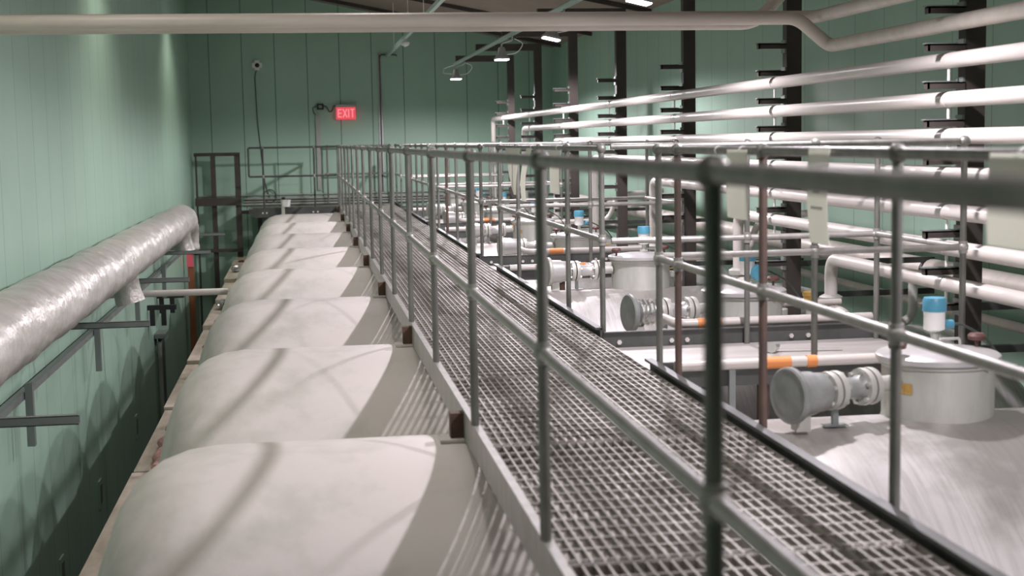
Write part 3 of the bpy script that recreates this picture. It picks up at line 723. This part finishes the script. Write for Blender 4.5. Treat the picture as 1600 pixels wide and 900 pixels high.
# brown angle frame at the rear left
fr = thing('angle_frame', 'tall brown steel angle frame standing in the rear left corner', 'frame', (-1.5, 26.2, ZF))
fy = 26.2
for x, w in ((-1.90, .03), (-1.60, .085), (-1.17, .10)): MB().box(x-w/2, x+w/2, fy-.04, fy+.04, ZF, -.19).build('upright', M['brownsteel'], fr)
MB().box(-1.93, -1.12, fy-.05, fy+.05, -.19, -.13).build('top_bar', M['brownsteel'], fr)
MB().box(-1.93, -1.12, fy-.12, fy-.041, -1.08, -.94).build('cross_beam', M['brownsteel'], fr)
MB().box(-1.9, -1.12, fy-.10, fy-.041, -1.92, -1.86).build('lower_bar', M['brownsteel'], fr)
MB().box(-1.12, -.99, fy-.04, fy+.04, -1.24, -1.18).build('side_arm', M['brownsteel'], fr)

# ------------------------------------------------------------------ things on the back wall
yw = YB-.003
for i, z in enumerate((-.93, -1.0, -1.05, -1.10)):
    x0 = -1.9 if i == 0 else -1.1
    tag(MB().tube([(x0, yw-.03-.004*i, z), (4.5, yw-.03-.004*i, z)], .016 + .006*(i % 2), 8).build('conduit', M['conduit']), 'horizontal conduit across the back wall behind the landing, %s of four' % ['topmost', 'second', 'third', 'lowest'][i], 'conduit', 'back wall conduits')
cm = thing('wall_camera', 'small white square camera high on the back wall with a hanging cable', 'camera', (-.77, yw, 1.45))
b = MB().box(-.86, -.68, yw-.05, yw, 1.36, 1.54)
bmesh.ops.bevel(b.bm, geom=[e for e in b.bm.edges if abs(e.verts[0].co.y-e.verts[1].co.y) > .02], offset=.045, segments=4, affect='EDGES')
b.build('body', M['white'], cm)
MB().lathe([(0, .042), (.03, .036), (.035, .025), (.036, 0)], (-.77, yw-.05, 1.45), (0, -1, 0), 20).build('lens', M['black'], cm)
MB().bend([(-.78, yw-.01, 1.38), (-.82, yw-.01, 1.25), (-.80, yw-.01, .4), (-.70, yw-.01, -.75), (-.62, yw-.02, -1.0)], .008, .2, 8).build('lead', M['cable'], cm)
ring = [(-.62 + .11*math.cos(a), yw-.05, -.95 + .12*math.sin(a)) for a in [i*2*PI/24 for i in range(25)]]
tag(MB().tube(ring, .01, 8, cap=False).build('cable_coil', M['cable']), 'dark coil of cable hanging on the back wall behind the landing', 'cable')
ex = thing('exit_sign', 'red lit EXIT sign hanging from a grey bar on the back wall', 'sign', (.82, yw-.12, .45))
MB().box(.635, 1.01, yw-.15, yw, .665, .71).build('mount_bar', M['conduit'], ex)
MB().box(.64, 1.0, yw-.13, yw-.115, .435, .664).build('face', M['exitface'], ex)
def letters(txt, x0, z0, w, h, gap, y, s=.02):
    mb = MB(); x = x0
    for ch in txt:
        if ch == 'E':
            mb.box(x, x+s, y-.004, y, z0, z0+h)
            for zz in (z0, z0+h/2-s/2, z0+h-s): mb.box(x+s, x+w, y-.004, y, zz, zz+s)
            x += w+gap
        elif ch == 'X':
            mb.bar((x, y-.002, z0), (x+w, y-.002, z0+h), s, .004, (0, 1, 0)); mb.bar((x+w, y-.0025, z0), (x, y-.0025, z0+h), s, .004, (0, 1, 0)); x += w+gap
        elif ch == 'I': mb.box(x, x+s, y-.004, y, z0, z0+h); x += s+gap
        elif ch == 'T': mb.box(x, x+w, y-.004, y, z0+h-s, z0+h); mb.box(x+w/2-s/2, x+w/2+s/2, y-.004, y, z0, z0+h-s); x += w+gap
    return mb
letters('EXIT', .672, .475, .073, .155, .022, yw-.131).build('lettering', M['exitletter'], ex)
jb = thing('junction_box', 'small black box on the back wall left of the EXIT sign', 'junction box', (.35, yw, .7))
MB().box(.295, .415, yw-.07, yw, .625, .735).build('body', M['black'], jb); MB().box(.325, .385, yw-.075, yw-.07, .655, .705).build('screen', M['strut'], jb)
MB().bend([(.415, yw-.03, .70), (.47, yw-.03, .68), (.52, yw-.03, .58), (.57, yw-.03, .60), (.60, yw-.03, .69), (.635, yw-.03, .69)], .008, .05, 8).build('lead', M['black'], jb)
MB().bend([(.295, yw-.03, .70), (.21, yw-.03, .66), (.23, yw-.03, .58), (.28, yw-.03, .50)], .008, .05, 8).build('lead', M['cable'], jb)
tag(MB().box(.265, .335, yw-.05, yw, -.86, .53).build('vertical_conduit', M['conduit']), 'grey vertical conduit channel below the black box', 'conduit')
vc = thing('vertical_conduit', 'grey perforated vertical channel right of the EXIT sign, topped by a short elbow', 'conduit', (1.47, yw, -.9))
MB().box(1.435, 1.505, yw-.035, yw, -.9, 1.66).build('channel', M['conduit'], vc)
MB().cyl((1.47, yw-.047, -.9), (1.47, yw-.047, 1.62), .012, 8).build('pipe', M['cable'], vc)
MB().bend([(1.47, yw-.047, 1.55), (1.49, yw-.05, 1.62), (1.75, yw-.05, 1.62), (1.80, yw-.05, 1.60)], .012, .05, 8).build('elbow', M['cable'], vc)

# ------------------------------------------------------------------ paper tags hanging on the right handrail
def paper(name, label, y0, y1, z0, z1, m, skew=0., curl=.0, taper=0., marks=0, x=RX-.022):
    t = thing(name, label, 'tag', (x, (y0+y1)/2, z0))
    mb = MB(); n = 10; rows = []
    for i in range(n+1):
        k = i/n; z = z1 + (z0-z1)*k; ya = y0 + skew*k + taper*k*(y1-y0)*.5; yb = y1 + skew*k - taper*k*(y1-y0)*.5
        xx = x - .004 - curl*math.sin(k*PI*.9) - .002*k
        rows.append([mb.bm.verts.new((xx + dx, yv, z)) for dx in (0, .0012) for yv in (ya, yb)])
    for a, b in zip(rows, rows[1:]):
        for q in ((0, 1), (1, 3), (3, 2), (2, 0)): mb.bm.faces.new((a[q[0]], a[q[1]], b[q[1]], b[q[0]]))
    mb.bm.faces.new((rows[0][0], rows[0][2], rows[0][3], rows[0][1])); mb.bm.faces.new((rows[-1][0], rows[-1][1], rows[-1][3], rows[-1][2]))
    mb.build('sheet', M[m], t)
    for j in range(marks):
        k = .30 + .16*j; z = z1 + (z0-z1)*k; xx = x - .0055 - curl*math.sin(k*PI*.9) - .002*k; w = (y1-y0)*(.26 if j % 2 == 0 else .15); c = (y0+y1)/2 + skew*k
        MB().box(xx-.0012, xx, c-w, c+w, z-.006, z+.003).build('faint_print', M['print'], t)
    MB().tube([(RX, (y0+y1)/2-.01, ZT), (RX, (y0+y1)/2+.01, ZT)], RP+.002, 12).build('tie', M['white'], t)
paper('paper_tag', 'long pale paper tag with faint lines hanging on the foreground right handrail', 4.24, 4.43, -.345, -.04, 'paper', -.02, .01, .12, 3)
paper('paper_tag', 'wide pale paper hanging behind the big foreground post', 5.08, 5.33, -.31, -.05, 'paper', -.02, .005, 0, 2)
paper('paper_tag', 'tan card hanging beside the big foreground post', 5.42, 5.62, -.35, -.08, 'tan', 0, .005, 0, 0)
paper('paper_tag', 'large cream paper at the far right edge of the view on the handrail', 2.95, 3.20, -.27, -.05, 'paper', 0, .005, 0, 2)
paper('paper_tag', 'pointed pale paper tag hanging on the second right handrail stretch, left of the curled strip', 10.6, 11.4, -.42, -.06, 'paper', -.1, .01, .85, 1)
paper('paper_tag', 'narrow curled paper strip hanging on the second right handrail stretch', 10.05, 10.3, -.45, -.06, 'paper', .22, .03, .1, 0)
paper('paper_tag', 'square edged pale tag hanging on the second right handrail stretch nearest the platform', 8.95, 9.3, -.35, -.07, 'paper', 0, .004, 0, 0)
